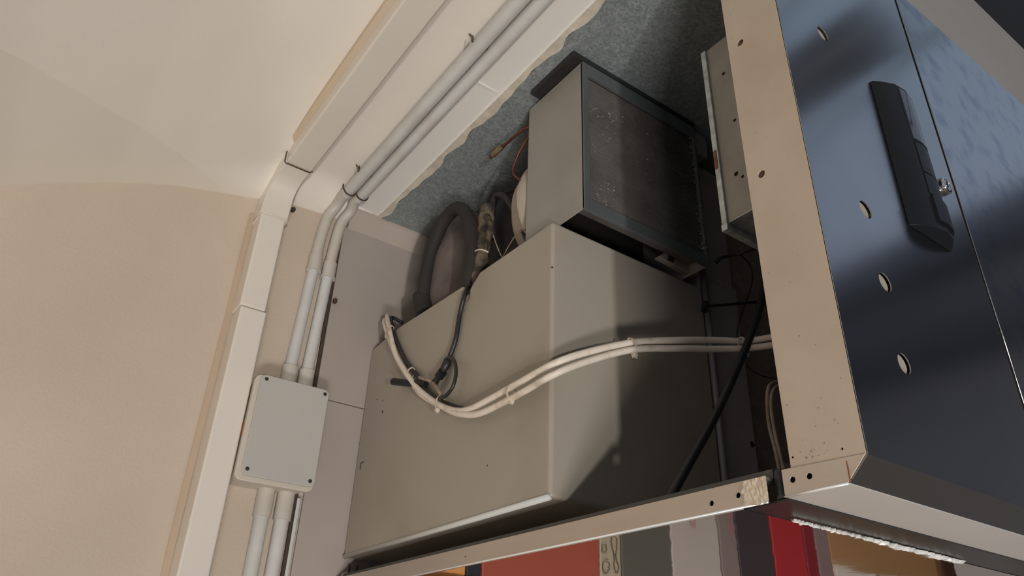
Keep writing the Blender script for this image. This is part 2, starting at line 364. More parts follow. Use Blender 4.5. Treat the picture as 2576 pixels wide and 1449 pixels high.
conduit('electrical_conduit', .417, .408, .437, 'left grey plastic conduit curving from wall onto ceiling beside the trunking', .0115, .800, 0, .408)
conduit('electrical_conduit', .4495, .4415, .4655, 'right grey plastic conduit curving from wall onto ceiling beside the white panel', .0115, .794, 0, .4445)
obj('pipe_stub', tube([(.475, 1.348, -.2), (.4715, 1.348, .312)], .005, 10, 1, smoothp=False), 'pvc', None, 'thin grey pipe under the junction box beside the white panel', 'pipe', smooth='auto')
obj('screw_anchor', cyl((.352, 1.354, .901), (0, -1, 0), .005, .010, 10), 'screw', None, 'dark rusty anchor in the wall beside the trunking bend', 'anchor', bevel=.001)
obj('screw_anchor', box(.469, .477, 1.333, 1.3425, .712, .722), 'rustdark', None, 'small rusty nail head on the joint right of the wall conduits', 'nail', bevel=.002)
# ------------------------------------------------------------------ junction box
jb = thing('junction_box', (.413, 1.33, .315), 'square grey plastic junction box with four corner screws on the wall', 'junction box')
P = [at(655, 940, Y=1.285), at(825, 985, Y=1.285), at(785, 1238, Y=1.285), at(580, 1200, Y=1.285)]
X0, X1, Z0, Z1 = .3345, .4735, .312, .503
def rrect(x0, x1, z0, z1, r, n=5):
    out = []
    for cx, cz, a0 in ((x1 - r, z1 - r, 0), (x0 + r, z1 - r, 90), (x0 + r, z0 + r, 180), (x1 - r, z0 + r, 270)):
        for k in range(n + 1): a = math.radians(a0 + 90 * k / n); out.append((cx + r * math.cos(a), cz + r * math.sin(a)))
    return out
obj('box_base', prism(rrect(X0 + .004, X1 - .004, Z0 + .004, Z1 - .004, .012), 'Y', 1.302, YW - .001), 'boxb', jb, bevel=.0015)
obj('lid_rim', prism(rrect(X0, X1, Z0, Z1, .012), 'Y', 1.288, 1.3015), 'boxb', jb, bevel=.002)
obj('lid', prism(rrect(X0 + .008, X1 - .001, Z0 + .008, Z1 - .001, .010), 'Y', 1.2815, 1.2875), 'box', jb, bevel=.0015)
for sx, sz in ((X0 + .018, Z1 - .009), (X1 - .009, Z1 - .010), (X0 + .017, Z0 + .019), (X1 - .010, Z0 + .018)):
    s = obj('lid_screw', cyl((sx, 1.2812, sz), (0, 1, 0), .0038, .004, 16), 'screw', jb, bevel=.0008)
obj('red_label', box(X0 + .0028, X0 + .0040, 1.316, 1.340, .395, .425), flat('red_label', (.55, .09, .03)), jb, label='small red sticker on the box side')
# ------------------------------------------------------------------ REFRIGERATION UNIT
XU = .570
un = thing('refrigeration_unit', (.74, 1.0, .222), 'big grey-beige wall-mounted refrigeration unit with radiator box on top', 'refrigeration unit')
# lower casing: side outline with the notch, extruded across
prof = []
for k in range(7):              # rounded front bottom edge
    a = math.radians(270 - 90 * k / 6); prof.append((.7307 + .006 + .006 * math.cos(a), .2235 + .006 + .006 * math.sin(a)))
prof = [(.7307, .6325)] + [(.934, .6325), (.961, .612), (.9615, .612), (.962, .556), (.9635, .556)]
prof = [(1.341, .2205), (.7307, .2235), (.7307, .6345), (.930, .6380), (.961, .617), (.961, .600), (.982, .600), (.984, .6345), (1.222, .645), (1.341, .637)]
case = prism(prof, 'X', XU, .897)
co = obj('casing', case, 'case', un, bevel=.006, seg=4)
# small return of sheet seen inside the notch
obj('notch_return', box(XU + .006, XU + .05, .958, .984, .560, .612), 'case', un)
obj('rear_flange', box(.897, 1.03, .770, 1.341, .19, .900), 'rear', un, bevel=.008, seg=3)
obj('edge_roll', tube([(.901, .729, .17), (.901, .729, .40), (.901, .729, .668)], .0055, 12, 1, smoothp=False), flat('edge_roll_enamel', (.22, .22, .22), .35), un, smooth=True)
obj('upper_cover', box(.897, 1.0, .737, .770, .17, .672), 'rear', un, bevel=.005)
obj('cover_hole', cyl(at(1893, 1118, Y=.736), (0, 1, 0), .005, .003, 16), 'hole', un)
# radiator housing on top, overhanging the front: sheet plates with an open bottom
hx0, hx1, hy0, hy1, hz0, hz1 = .589, .856, .680, .826, .636, .932
obj('side_plate', box(hx0, hx0 + .002, hy0, hy1, hz0 + .002, hz1), 'housing', un, bevel=.0008)
obj('side_plate', box(hx1 - .002, hx1, hy0, hy1, hz0 + .002, hz1), 'housing', un, bevel=.0008)
obj('top_plate', box(hx0, hx1, hy0, hy1, hz1, hz1 + .002), 'housing', un, bevel=.0008)
obj('back_plate', box(hx0 + .002, hx1 - .002, hy1 - .004, hy1, hz0 + .002, hz1), 'dark', un)
bm = bmesh.new(); fw_ = .0115
bx(bm, hx0, hx0 + fw_, hy0 - .002, hy0 + .004, hz0, hz1 + .002); bx(bm, hx1 - fw_ * .5, hx1, hy0 - .002, hy0 + .004, hz0, hz1 + .002)
bx(bm, hx0 + fw_, hx1 - fw_ * .5, hy0 - .002, hy0 + .004, hz1 - .024, hz1 + .002); bx(bm, hx0 + fw_, hx1 - fw_ * .5, hy0 - .002, hy0 + .004, hz0, hz0 + .022)
obj('front_frame', bm, 'frame', un, bevel=.001, weld=False)
obj('fin_backing', box(hx0 + .004, hx1 - .004, hy0 + .012, hy0 + .035, hz0 + .020, hz1 - .004), 'fin', un)
bm = bmesh.new(); n = 74; z0, z1 = hz0 + .022, hz1 - .024
for k in range(n):
    z = z0 + (z1 - z0) * (k + .5) / n; q = rnd.uniform(-.0003, .0003)
    bx(bm, hx0 + fw_, hx1 - fw_ * .5, hy0 + .004 + q, hy0 + .0125, z - .0011, z + .0009)
obj('cooling_fins', bm, 'fin', un, kind='stuff', weld=False)
bm = bmesh.new()
def clump(bm, c, r, rr=rnd):
    q = bmesh.ops.create_icosphere(bm, subdivisions=1, radius=r)['verts']
    sx, sy, sz = rr.uniform(.6, 2.2), rr.uniform(.4, .8), rr.uniform(.5, 1.1)
    for v in q: v.co = Vector((v.co.x * sx * rr.uniform(.7, 1.3), v.co.y * sy, v.co.z * sz * rr.uniform(.7, 1.3))) + Vector(c)
for k in range(110):            # fluff along the right side of the fins
    z = rnd.uniform(z0, z1); clump(bm, (hx1 - rnd.uniform(.002, .014), hy0 + rnd.uniform(-.003, .003), z), rnd.uniform(.0009, .0026))
for (ux, uz, s, cnt) in ((.635, .846, .016, 22), (.62, .768, .008, 8), (.64, .70, .012, 12), (.628, .672, .01, 9), (.70, .655, .02, 14), (.70, .86, .02, 6), (.76, .80, .05, 10), (.78, .72, .05, 8), (.66, .80, .05, 10)):
    for k in range(cnt): clump(bm, (ux + rnd.gauss(0, s), hy0 + .0035, uz + rnd.gauss(0, s * .45)), rnd.uniform(.0006, .0018))
obj('dust_fluff', bm, 'dust', un, kind='stuff', weld=False)
# tab on the front face, end block beside the radiator
p = at(1700, 660, Y=.727)
tp = [at(*q, Y=.7195) for q in ((1656, 645), (1668, 637), (1684, 630), (1702, 627), (1720, 636), (1734, 655), (1739, 674), (1737, 684), (1730, 687))]
obj('moulded_tab', plate([(p.x, p.z) for p in tp], [], 'Y', .7190, .7305), 'cream', un, bevel=.002, seg=3)
tp = [at(*q, Y=.7185) for q in ((1683, 640), (1701, 638), (1694, 660), (1679, 655))]
obj('tab_slot', plate([(p.x, p.z) for p in tp], [], 'Y', .7182, .7192), 'rustdark', un)
obj('end_block', box(.862, .905, .690, .735, .895, .945), 'housing', un, bevel=.006, seg=3)
obj('end_cover', box(.858, .985, .732, .770, .66, .915), 'rear', un, bevel=.006, seg=3)
obj('foam_slab', box(.568, .858, .677, .795, .935, .9455), 'black', un, bevel=.002, label='dark foam slab between radiator housing and ceiling sheet')
obj('bottom_edge', tube([(.5718, .733, .2245), (.5718, 1.0, .2235), (.5718, 1.338, .2225)], .0042, 12, 1, smoothp=False), flat('enamel_edge_highlight', (.62, .63, .60), .3), un, smooth=True)  # pale tube paints in the highlight along the casing's rounded bottom edge
# cream fan shroud behind the radiator housing
obj('fan_shroud', lathe((.712, .828, .755), (0, 1, 0), [(0, .118), (.012, .126), (.022, .127), (.030, .122), (.05, .118), (.075, .100), (.078, .03)], 40), 'cream', un, smooth='auto')
# compressors and pipework behind the radiator
obj('compressor', lathe((.690, 1.15, .64), (0, 0, 1), [(0, .085), (.02, .094), (.15, .095), (.20, .088), (.245, .066), (.268, .03), (.272, .01)], 36), 'pot', un, smooth='auto')
obj('motor', lathe((.712, .985, .64), (0, 0, 1), [(0, .07), (.02, .076), (.18, .076), (.212, .070), (.216, .074), (.222, .074), (.240, .05), (.248, .02)], 36), 'potd', un, smooth='auto')
lp = [at(1062, 800, X=.590), at(1066, 735, X=.588), at(1083, 640, X=.588), at(1112, 565, X=.588), at(1150, 524, X=.588), at(1182, 555, X=.588), at(1188, 640, X=.588), at(1178, 720, X=.590), at(1165, 790, X=.592)]
obj('insulated_tube', tube(lp, .0135, 14, 8), 'rubber', un, smooth=True)
lp = [at(1062, 772, X=.604), at(1068, 800, X=.60)]
obj('tube_collar', tube([at(1062, 745, X=.590), at(1070, 790, X=.590)], .019, 14, 1, smoothp=False), 'rubber', un, smooth='auto')
obj('taped_pipe', tube([at(1226, 520, X=.61), at(1222, 565, X=.61), at(1214, 620, X=.605), at(1205, 680, X=.60), at(1190, 740, X=.60)], lambda t: .016 - .003 * t + .0012 * math.sin(t * 40), 14, 8), 'tape', un, smooth=True)
obj('pipe_clip', tube([at(1192, 640, X=.590), at(1198, 630, X=.585), at(1212, 628, X=.585), at(1228, 634, X=.590)], .0016, 8, 4), 'tie', un, smooth=True)
obj('sensor_plug', tube([at(1226, 545, X=.588), at(1234, 568, X=.586), at(1240, 590, X=.586)], lambda t: .006 - .003 * t, 10, 4), 'tape', un, smooth=True)
obj('sensor_wire', tube([at(1240, 590, X=.587), at(1250, 618, X=.588), at(1262, 645, X=.59), at(1275, 655, X=.60)], .0010, 8, 6), 'bcable', un, smooth=True)
obj('sensor_wire', tube([at(1264, 648, X=.60), at(1285, 610, X=.60), at(1300, 590, X=.60), at(1328, 572, X=.600)], .0010, 8, 6), 'bcable', un, smooth=True)
obj('motor_ring', tube([at(1335, 620, X=.61), at(1305, 550, X=.61), at(1275, 500, X=.61), at(1250, 492, X=.62), at(1240, 520, X=.62), at(1240, 600, X=.62)], .0065, 10, 8), 'potd', un, smooth=True)
obj('copper_pipe', tube([at(1345, 318, X=.592), at(1325, 322, X=.592), at(1300, 338, X=.592), at(1270, 364, X=.592), at(1255, 378, X=.592)], .0028, 10, 6), 'copper', un, smooth=True)
obj('brass_valve', tube([at(1264, 368, X=.592), at(1240, 390, X=.592)], .0055, 8, 1, smoothp=False), 'brass', un, smooth='auto')
obj('valve_tip', tube([at(1242, 388, X=.592), at(1234, 396, X=.592)], .0035, 8, 1, smoothp=False), 'copper', un, smooth='auto')
obj('copper_pipe', tube([at(1342, 330, X=.594), at(1328, 348, X=.594), at(1305, 385, X=.594), at(1292, 420, X=.594), at(1294, 440, X=.594), at(1312, 455, X=.592)], .0024, 10, 6), 'copper', un, smooth=True)
for q, r in (((962, 1036), .0028), ((1225, 1171), .0012), ((948, 1005), .0015), ((962, 1008), .0012), ((1388, 672), .0012)):
    obj('rust_spot', cyl(at(*q, X=XU - .0006), (1, 0, 0), r, .002, 8), 'rustdark', un)
obj('scratch_mark', tube([at(906, 1180, X=XU - .0003), at(908, 1166, X=XU - .0003), at(915, 1162, X=XU - .0003)], .0009, 5, 3), 'screw', un)
# ------------------------------------------------------------------ FRONT FASCIA (pan-shaped sheet, flange and returns)
XF, YF = .560, .310
fa = thing('front_fascia', (.72, .33, .162), 'tall glossy blue-grey steel front fascia with beige side flange and black controller', 'metal fascia')
hol = []
for q in ((2070, 85), (2178, 527), (2227, 710), (2275, 915)):
    p = at(*q, Y=YF); hol.append((p.x, p.z, .0105))
XG = .8925
obj('front_sheet', plate([(XF, .1815), (XG, .1815), (XG, .985), (XF, .985)], hol, 'Y', YF, YF + .0012, 28), 'blue', fa)
for x, z, r in hol:
    obj('hole_plug', cyl((x, YF + .0042, z), (0, 1, 0), r + .001, .006, 24), 'plug', fa, label='beige filling seen through a round hole')
sc = [at(1862, 107, X=XF), at(1915, 438, X=XF)]
obj('side_flange', plate([(YF, .1815), (.3815, .1815), (.3815, .985), (YF, .985)], [(p.y, p.z, .0042) for p in sc], 'X', XF, XF + .0012), 'flange', fa, bevel=.0005)
for p in sc:
    obj('flange_screw', cyl((XF + .0014, p.y, p.z), (1, 0, 0), .005, .002, 12), 'rustdark', fa)
bm = bmesh.new()
for k in range(40):
    y = rnd.uniform(.318, .378); z = .19 + .55 * rnd.random() ** 2.2; r = rnd.uniform(.0003, .0009) * (1.4 if z < .22 else 1)
    cyl((XF - .0002, y, z), (1, 0, 0), r, .0006, 7, bm)
obj('rust_specks', bm, flat('rust_speck', (.36, .26, .17), .9), fa, kind='stuff', weld=False)
# bottom corner return with two holes
h2 = [at(1995, 1207, X=XF - .0004), at(2037, 1198, X=XF - .0004)]
obj('corner_return', plate([(.3305, .163), (.3905, .163), (.3905, .1855), (.3115, .1825)], [(p.y, p.z, .0026) for p in h2], 'X', XF - .0010, XF - .0002), 'steel', fa, bevel=.0003)
obj('hole_backing', box(XF + .004, XF + .005, .335, .39, .164, .181), 'hole', fa)
obj('weld_line', tube([at(2130, 1160, X=XF - .001), at(2134, 1180, X=XF - .001), at(2140, 1212, X=XF - .001)], .0007, 5, 3), 'rust', fa)
obj('bevel_strip', prism([(YF, .1815), (YF + .0015, .1825), (.3305, .164), (.3295, .1625)], 'X', XF, 2.2), 'bevel', fa)
obj('underside_return', box(XF, 2.2, .3295, .3895, .1615, .1628), 'under', fa)
obj('bright_edge', tube([(XF - .0004, .331, .1624), (XF - .0004, .390, .1624)], .0012, 8, 1, smoothp=False), 'edge', fa, smooth=True)
# controller: D-shaped black bar with display and buttons
def dprof(s=1., e=0.): return [(.7375 - e, 0), (.7385 - e, -.003), (.747, -.0085 * s), (.7645, -.0165 * s - e), (.785, -.0185 * s - e), (.803, -.0155 * s - e), (.817, -.008 * s - e), (.8255 + e, -.002), (.8262 + e, 0)]
ZB, ZT = .4735, .688
bm = prism([(x, YF + y) for x, y in dprof()], 'Z', ZB, ZT)
ctl = obj('controller', bm, 'device', fa, bevel=.001, label='black half-round controller bar')
def piece(name, mat, x0, x1, z0, z1, e, **k):
    pr = [(x, YF + y) for x, y in dprof(1., e) if x0 - .001 <= x <= x1 + .001]
    def yy(x): 
        d = [(a, b) for a, b in dprof(1., e)]
        return YF + lerp_tab(d, x)
    top = [x0 + (x1 - x0) * i / 8 for i in range(9)]
    poly = [(x, yy(x)) for x in top] + [(x, yy(x) + .004 + e) for x in reversed(top)]
    return obj(name, prism(poly, 'Z', z0, z1), mat, ctl, bevel=.0004, **k)
piece('display_window', 'screen', .769, .818, .602, .682, .0016, label='glossy dark display window')
piece('button', 'device', .770, .816, .554, .598, .0012)
piece('button', 'device', .770, .816, .522, .552, .0012)
piece('rocker_switch', 'device', .770, .815, .484, .519, .0034)
# lock
lk = at(2372, 470, Y=YF)
lkk = obj('lock', lathe((lk.x, YF, lk.z), (0, -1, 0), [(0, .0118), (.0035, .0118), (.0055, .0108), (.0058, .0085), (.0050, .0080), (.0050, .0058), (.0056, .0054), (.0056, .0001)], 32), 'chrome', fa, smooth='auto')
obj('keyhole', box(lk.x - .0008, lk.x + .0008, YF - .0062, YF - .0056, lk.z - .004, lk.z + .004), 'hole', lkk)
# second door to the right
dr = thing('cabinet_door', (1.25, .31, .182), 'glossy blue-grey steel cabinet door right of the narrow black gap', 'door')
obj('door_sheet', box(XG + .0086, 2.2, YF, YF + .0012, .1835, .985), 'doorst', dr)
obj('door_edge', tube([(XG + .0078, YF + .0004, .1835), (XG + .0078, YF + .0004, .985)], .0010, 8, 1, smoothp=False), 'chrome', dr, smooth=True)
obj('gap_seal', box(XG - .002, XG + .011, YF + .0016, YF + .009, .1835, .985), 'hole', dr)
# ------------------------------------------------------------------ galvanised box behind the flange
gb = thing('bracket_box', (.69, .40, .50), 'galvanised metal bracket box fixed behind the beige flange', 'bracket')
XB = .620; cB = at(1828, 562, X=XB); cT = at(1779, 128, X=XB)
yb = (cB.y + cT.y) / 2; zb, zt_ = cB.z, cT.z
gh = []
for q, r in (((1820, 185), .0026), ((1848, 302), .0024), ((1852, 437), .0032), ((1868, 444), .0022)):
    p = at(*q, X=XB); gh.append((p.y, p.z, r))
obj('side_plate', plate([(.345, zb), (yb, zb), (yb, zt_), (.345, zt_)], gh, 'X', XB, XB + .0012), 'galv', gb)
for y, z, r in gh: obj('hole_backing', cyl((XB + .0016, y, z), (1, 0, 0), r + .001, .001, 10), 'hole', gb)
obj('bottom_plate', box(XB, .80, .345, yb, zb - .0008, zb), 'galvb', gb)
obj('rim', box(XB - .0015, XB + .0045, yb - .0006, yb + .0006, zb, zt_), 'galvb', gb, bevel=.0003)
bm = box(XB - .0035, XB - .0005, yb - .001, yb + .007, zb - .001, zt_); obj('folded_lip', bm, 'galvb', gb, bevel=.001)
obj('folded_lip', box(XB - .0035, .80, yb - .001, yb + .008, zb - .0105, zb - .001), 'galvb', gb, bevel=.0008)
obj('rust_patch', box(XB - .0040, XB - .0034, yb + .001, yb + .006, .615 * XB / .65, .645 * XB / .65), 'rust', gb)
# ------------------------------------------------------------------ horizontal frame rail and polished canopy
rl = thing('frame_rail', (.56, .88, .16), 'long horizontal stainless steel rail running from wall to fascia corner', 'rail')
h3 = [at(1790, 1266, X=XF), at(1857, 1246, X=XF)]
obj('rail_face', plate([(.4085, .1612), (1.3435, .1612), (1.3435, .1842), (.4085, .1842)], [(p.y, p.z, .0026) for p in h3], 'X', XF, XF + .0012), 'steel', rl)
obj('hole_backing', box(XF + .004, XF + .005, .42, .52, .162, .182), 'hole', rl)
obj('rail_top', box(XF + .0012, XF + .0135, .409, 1.343, .1815, .1838), flat('rail_top_grime', (.13, .125, .11), .7), rl)
obj('rear_lip', box(XF + .0125, XF + .0155, .409, 1.343, .180, .1925), flat('rail_lip', (.13, .125, .11), .7), rl)
obj('bright_edge', tube([(XF + .0004, .409, .1612), (XF + .0004, 1.3435, .1612)], .0012, 8, 1, smoothp=False), 'edge', rl, smooth=True)
obj('rust_spot', cyl(at(1170, 1400, X=XF - .0005), (1, 0, 0), .0012, .001, 8), 'rust', rl)
cn = obj('canopy_sheet', box(XF + .002, 2.6, .437, 1.3435, .1595, .1610), 'polish', None, 'polished stainless canopy underside reflecting the red and orange goods below', 'metal sheet')
# foil patch on the rail end
bm = bmesh.new(); ny, nz2 = 14, 9; g = []
for i in range(ny + 1):
    row = []
    for j in range(nz2 + 1):
        y = .4065 + .0255 * i / ny; z = .1605 + .0225 * j / nz2
        if i == ny: y += rnd.uniform(-.0025, .003)
        if j == 0: z += rnd.uniform(-.0015, .001)
        row.append(bm.verts.new((XF - .0012 - rnd.uniform(0, .0012), y, z)))
    g.append(row)
for i in range(ny):
    for j in range(nz2): bm.faces.new((g[i][j], g[i + 1][j], g[i + 1][j + 1], g[i][j + 1]))
o = obj('foil_patch', bm, 'foil', None, 'crumpled beige foil tape patch on the end of the rail', 'tape')
sd = o.modifiers.new('s', 'SOLIDIFY'); sd.thickness = .0006
# black gasket filling the corner gap
gk = thing('corner_gasket', (.57, .40, .16), 'black rubber gasket in the gap at the fascia corner', 'gasket')
obj('upright', tube([(.570, .3995, .163), (.571, .4, .175), (.572, .4, .189)], .0062, 10, 4), 'gasket', gk, smooth=True)
obj('strip', box(.565, 2.2, .390, .437, .1602, .1622), 'gasket', gk)
# jagged silicone bead
bm = bmesh.new(); N_ = 150; rows = []
for i in range(N_ + 1):
    x = .622 + (.935 - .622) * i / N_; lf = min(1, i / 55)
    dens = .35 + .65 * min(1, max(0, (i - 40) / 40))
    on = math.sin(i * .55) + math.sin(i * .21 + 1) > (1 - 2.6 * dens)
    y0 = .4275 + rnd.uniform(-.0012, .0015); y1 = y0 + ((.0045 + .0095 * rnd.random() ** 2) * dens if on else .0008) + (.012 if i in (88, 121) else 0)
    zz = .1575 - rnd.uniform(0, .0015)
    rows.append([bm.verts.new(p) for p in ((x, y0, .1590), (x, (y0 + y1) / 2, zz - .0012), (x, y1, .1588))])
for a, b in zip(rows, rows[1:]):
    for k in range(2): bm.faces.new((a[k], a[k + 1], b[k + 1], b[k]))
o = obj('silicone_bead', bm, 'silicone', None, 'ragged white silicone bead along the rear edge of the fascia underside', 'sealant', smooth='auto')
sd = o.modifiers.new('s', 'SOLIDIFY'); sd.thickness = .0008; sd.offset = 1
# small clip with two screws at the wall end of the rail
wc = thing('wall_clip', (.575, 1.33, .18), 'small beige clip with two screws where the rail meets the wall', 'clip')
q = at(882, 1446, Y=1.338)
obj('clip_body', prism([(q.x - .022, q.z - .012), (q.x + .014, q.z - .012), (q.x + .014, q.z + .002), (q.x - .002, q.z + .007), (q.x - .014, q.z + .002)], 'Y', 1.334, 1.344), 'fit', wc, bevel=.001)
for dx in (-.006, .009): obj('clip_screw', cyl((q.x + dx, 1.334, q.z), (0, 0, 1), .0022, .016, 8), 'rustdark', wc)
# ------------------------------------------------------------------ cables
def cable(name, pts, r, mat, label, cat='cable', group=None, sub=8):
    return obj(name, tube(pts, r, 12, sub), mat, None, label, cat, group, smooth=True)
XL = .553
def xl(px, py, x=XL): return at(px, py, X=x)
w1 = [xl(985, 800, .585), xl(974, 795, .563), xl(978, 820), xl(984, 850), xl(996, 893), xl(1020, 935), xl(1052, 978), xl(1098, 1014), xl(1140, 1032), xl(1180, 1030), xl(1230, 1005), xl(1290, 972), xl(1350, 938), at(1400, 912, Y=.708), at(1470, 888, Y=.695), at(1590, 862, Y=.68), at(1700, 856, Y=.665), at(1800, 856, Y=.645), at(1880, 858, Y=.62), at(1945, 848, Y=.59), at(2010, 840, Y=.56)]
w2 = [xl(990, 806, .587), xl(968, 806, .565), xl(972, 830, .557), xl(990, 880, .556), xl(1012, 925, .556), xl(1045, 975, .5575), xl(1070, 1000, .5565), xl(1110, 1022, .556), xl(1150, 1040, .551), xl(1200, 1042, .552), xl(1260, 1016, .552), xl(1320, 984, .552), at(1390, 944, Y=.706), at(1470, 912, Y=.692), at(1590, 880, Y=.677), at(1700, 877, Y=.662), at(1800, 878, Y=.642), at(1880, 876, Y=.617), at(1945, 868, Y=.588), at(2010, 858, Y=.56)]
cable('power_cable', w1, .0050, 'wcable', 'upper of the two white cables sagging across the unit', group=None)
cable('power_cable', w2, .0048, 'wcable', 'lower of the two white cables sagging across the unit')
b1 = [xl(1012, 812, .59), xl(985, 800, .572), xl(990, 835, .563), xl(1005, 875, .563), xl(1025, 915, .5625), xl(1050, 945, .562), xl(1075, 985, .561), xl(1110, 1010, .561), xl(1140, 1022, .560), xl(1165, 1030, .559)]
cable('black_cable', b1, .0042, 'black', 'black cable tied alongside the white pair at the unit side')
b2 = [at(1200, 700, X=.612), at(1180, 722, X=.590), xl(1170, 740, .5655), xl(1157, 790, .5645), xl(1147, 850, .5645), xl(1134, 890, .564), xl(1124, 915, .563)]
cable('black_cable', b2, .0042, 'black', 'black cable hanging out of the notch in the casing top')
jn = thing('cable_joint', xl(1108, 930, .558), 'black taped cable joint with a loop below the notch cable', 'cable joint')
obj('joint_sleeve', tube([xl(1128, 905, .5635), xl(1118, 925, .5605), xl(1106, 945, .559), xl(1092, 965, .559)], lambda t: .0058 + .0014 * math.sin(t * 7), 12, 5), 'black', jn, smooth=True)
obj('sleeve_cap', tube([xl(1114, 935, .5585), xl(1104, 948, .5585)], .0078, 12, 1, smoothp=False), 'device', jn, smooth='auto')
obj('loop', tube([xl(1120, 905, .560), xl(1132, 900, .558), xl(1144, 912, .556), xl(1147, 940, .554), xl(1140, 970, .552), xl(1125, 992, .550), xl(1112, 1000, .550), xl(1106, 1002, .552)], .0032, 10, 8), 'black', jn, smooth=True)
obj('connector', tube([xl(990, 960, .552), xl(1040, 965, .555), xl(1072, 966, .561)], lambda t: .0068 - .0012 * t, 12, 3), 'device', jn, smooth='auto', label='open-ended black sleeve pointing left')
obj('short_lead', tube([xl(1055, 950, .558), xl(1085, 960, .556), xl(1105, 985, .554), xl(1112, 1000, .556)], .0032, 10, 6), 'bcable', jn, smooth=True)
def tie(q, dq, X=None, Y=None, label=''):
    p = at(*q, X=X, Y=Y); d = (at(*dq, X=X, Y=Y) - p).normalized()
    out = V(-1, 0, 0) if X else V(0, -1, 0)
    side = d.cross(out).normalized()
    t = thing('cable_tie', p, label, 'cable tie')
    n = 16; R1, R2 = .0118, .0068
    ring = [p + side * math.cos(2 * math.pi * k / n) * R1 + out * math.sin(2 * math.pi * k / n) * R2 for k in range(n)]
    bm = bmesh.new(); rows = []
    for c in ring:
        nrm = (c - p).normalized()
        rows.append([bm.verts.new(c + d * a + nrm * b) for a, b in ((-.0018, 0), (.0018, 0), (.0018, .0009), (-.0018, .0009))])
    for i in range(n):
        a, b = rows[i], rows[(i + 1) % n]
        for k in range(4): bm.faces.new((a[k], a[(k + 1) % 4], b[(k + 1) % 4], b[k]))
    obj('band', bm, 'tie', t, smooth='auto')
    s = side if side.z < 0 else -side
    hp = p + s * (R1 + .001)
    bm = bmesh.new(); bmesh.ops.create_cube(bm, size=.0066)
    for v in bm.verts: v.co = hp + d * v.co.x + s * v.co.y + out * v.co.z
    obj('head', bm, 'tie', t, bevel=.0008)
    obj('tail', tube([hp, hp + s * .003 + d * .001, hp + s * .0052 + d * .003], .0010, 6, 2), 'tie', t)
    return t
tie((980, 832), (990, 862), X=.556, label='white cable tie nearest the top left end of the bundle')
tie((1032, 940), (1052, 968), X=.556, label='white cable tie just above the black connector')
tie((1106, 1012), (1130, 1025), X=.556, label='white cable tie at the lower end of the black loop')
tie((1286, 988), (1320, 970), X=.552, label='white cable tie midway along the rising white cables')
tie((1590, 871), (1640, 868), Y=.679, label='white cable tie on the cables before the dark casing front')
tie((1870, 868), (1890, 866), Y=.620, label='white cable tie crossed by the thick black cable')
b3 = [at(1935, 640, Y=.60), at(1922, 720, Y=.59), at(1905, 795, Y=.58), at(1878, 870, Y=.575), at(1840, 960, Y=.575), at(1790, 1065, Y=.58), at(1740, 1155, Y=.585), at(1690, 1245, Y=.59), at(1660, 1300, Y=.60)]
cable('black_hose', b3, .0056, 'black', 'thick black cable crossing in front of the white pair near the fascia')
cable('thin_wire', [at(1800, 662, Y=.70), at(1815, 648, Y=.69), at(1845, 642, Y=.68), at(1880, 632, Y=.66), at(1925, 620, Y=.64)], lambda t: .0034 - .0012 * t, 'black', 'thin black wire curling right below the radiator corner', 'wire')
cable('thin_wire', [at(1862, 640, Y=.69), at(1886, 665, Y=.69), at(1893, 700, Y=.69), at(1882, 745, Y=.69), at(1862, 800, Y=.69), at(1852, 850, Y=.69)], .0013, 'black', 'hair-thin black wire hanging in a bow above the white cables', 'wire')
cable('thin_wire', [at(1868, 895, Y=.69), at(1885, 925, Y=.69), at(1915, 945, Y=.69), at(1965, 955, Y=.69)], .0010, 'black', 'hair-thin black wire dipping below the white cables', 'wire')
sb = thing('black_strap', at(1772, 770, Y=.71), 'short black strap tied from the casing edge roll to the right', 'strap')
obj('band', tube([at(1772, 770, Y=.715), at(1810, 768, Y=.715), at(1900, 760, Y=.70), at(1940, 757, Y=.69)], .0026, 8, 4), 'black', sb, smooth=True)
obj('knot', tube([at(1772, 782, Y=.712), at(1775, 762, Y=.712)], .0058, 8, 1, smoothp=False), 'black', sb, smooth='auto')
cable('beige_wire', [at(1990, 955, Y=.60), at(1955, 960, Y=.60), at(1935, 972, Y=.60), at(1930, 1010, Y=.60), at(1935, 1070, Y=.60), at(1950, 1130, Y=.60), at(1964, 1200, Y=.60), at(1968, 1230, Y=.60)], .0026, 'bcable', 'outer beige wire looping down beside the fascia flange', 'wire')
cable('beige_wire', [at(1990, 964, Y=.595), at(1960, 970, Y=.595), at(1944, 985, Y=.595), at(1940, 1020, Y=.595), at(1948, 1080, Y=.595), at(1962, 1140, Y=.595), at(1976, 1200, Y=.595), at(1980, 1225, Y=.595)], .0026, 'bcable', 'inner beige wire looping down beside the fascia flange', 'wire')
cable('beige_wire', [at(1925, 1225, Y=.50), at(1926, 1198, Y=.50), at(1936, 1190, Y=.50), at(1948, 1200, Y=.50), at(1965, 1206, Y=.50)], .0022, 'bcable', 'small beige wire loop poking above the foil patch', 'wire')
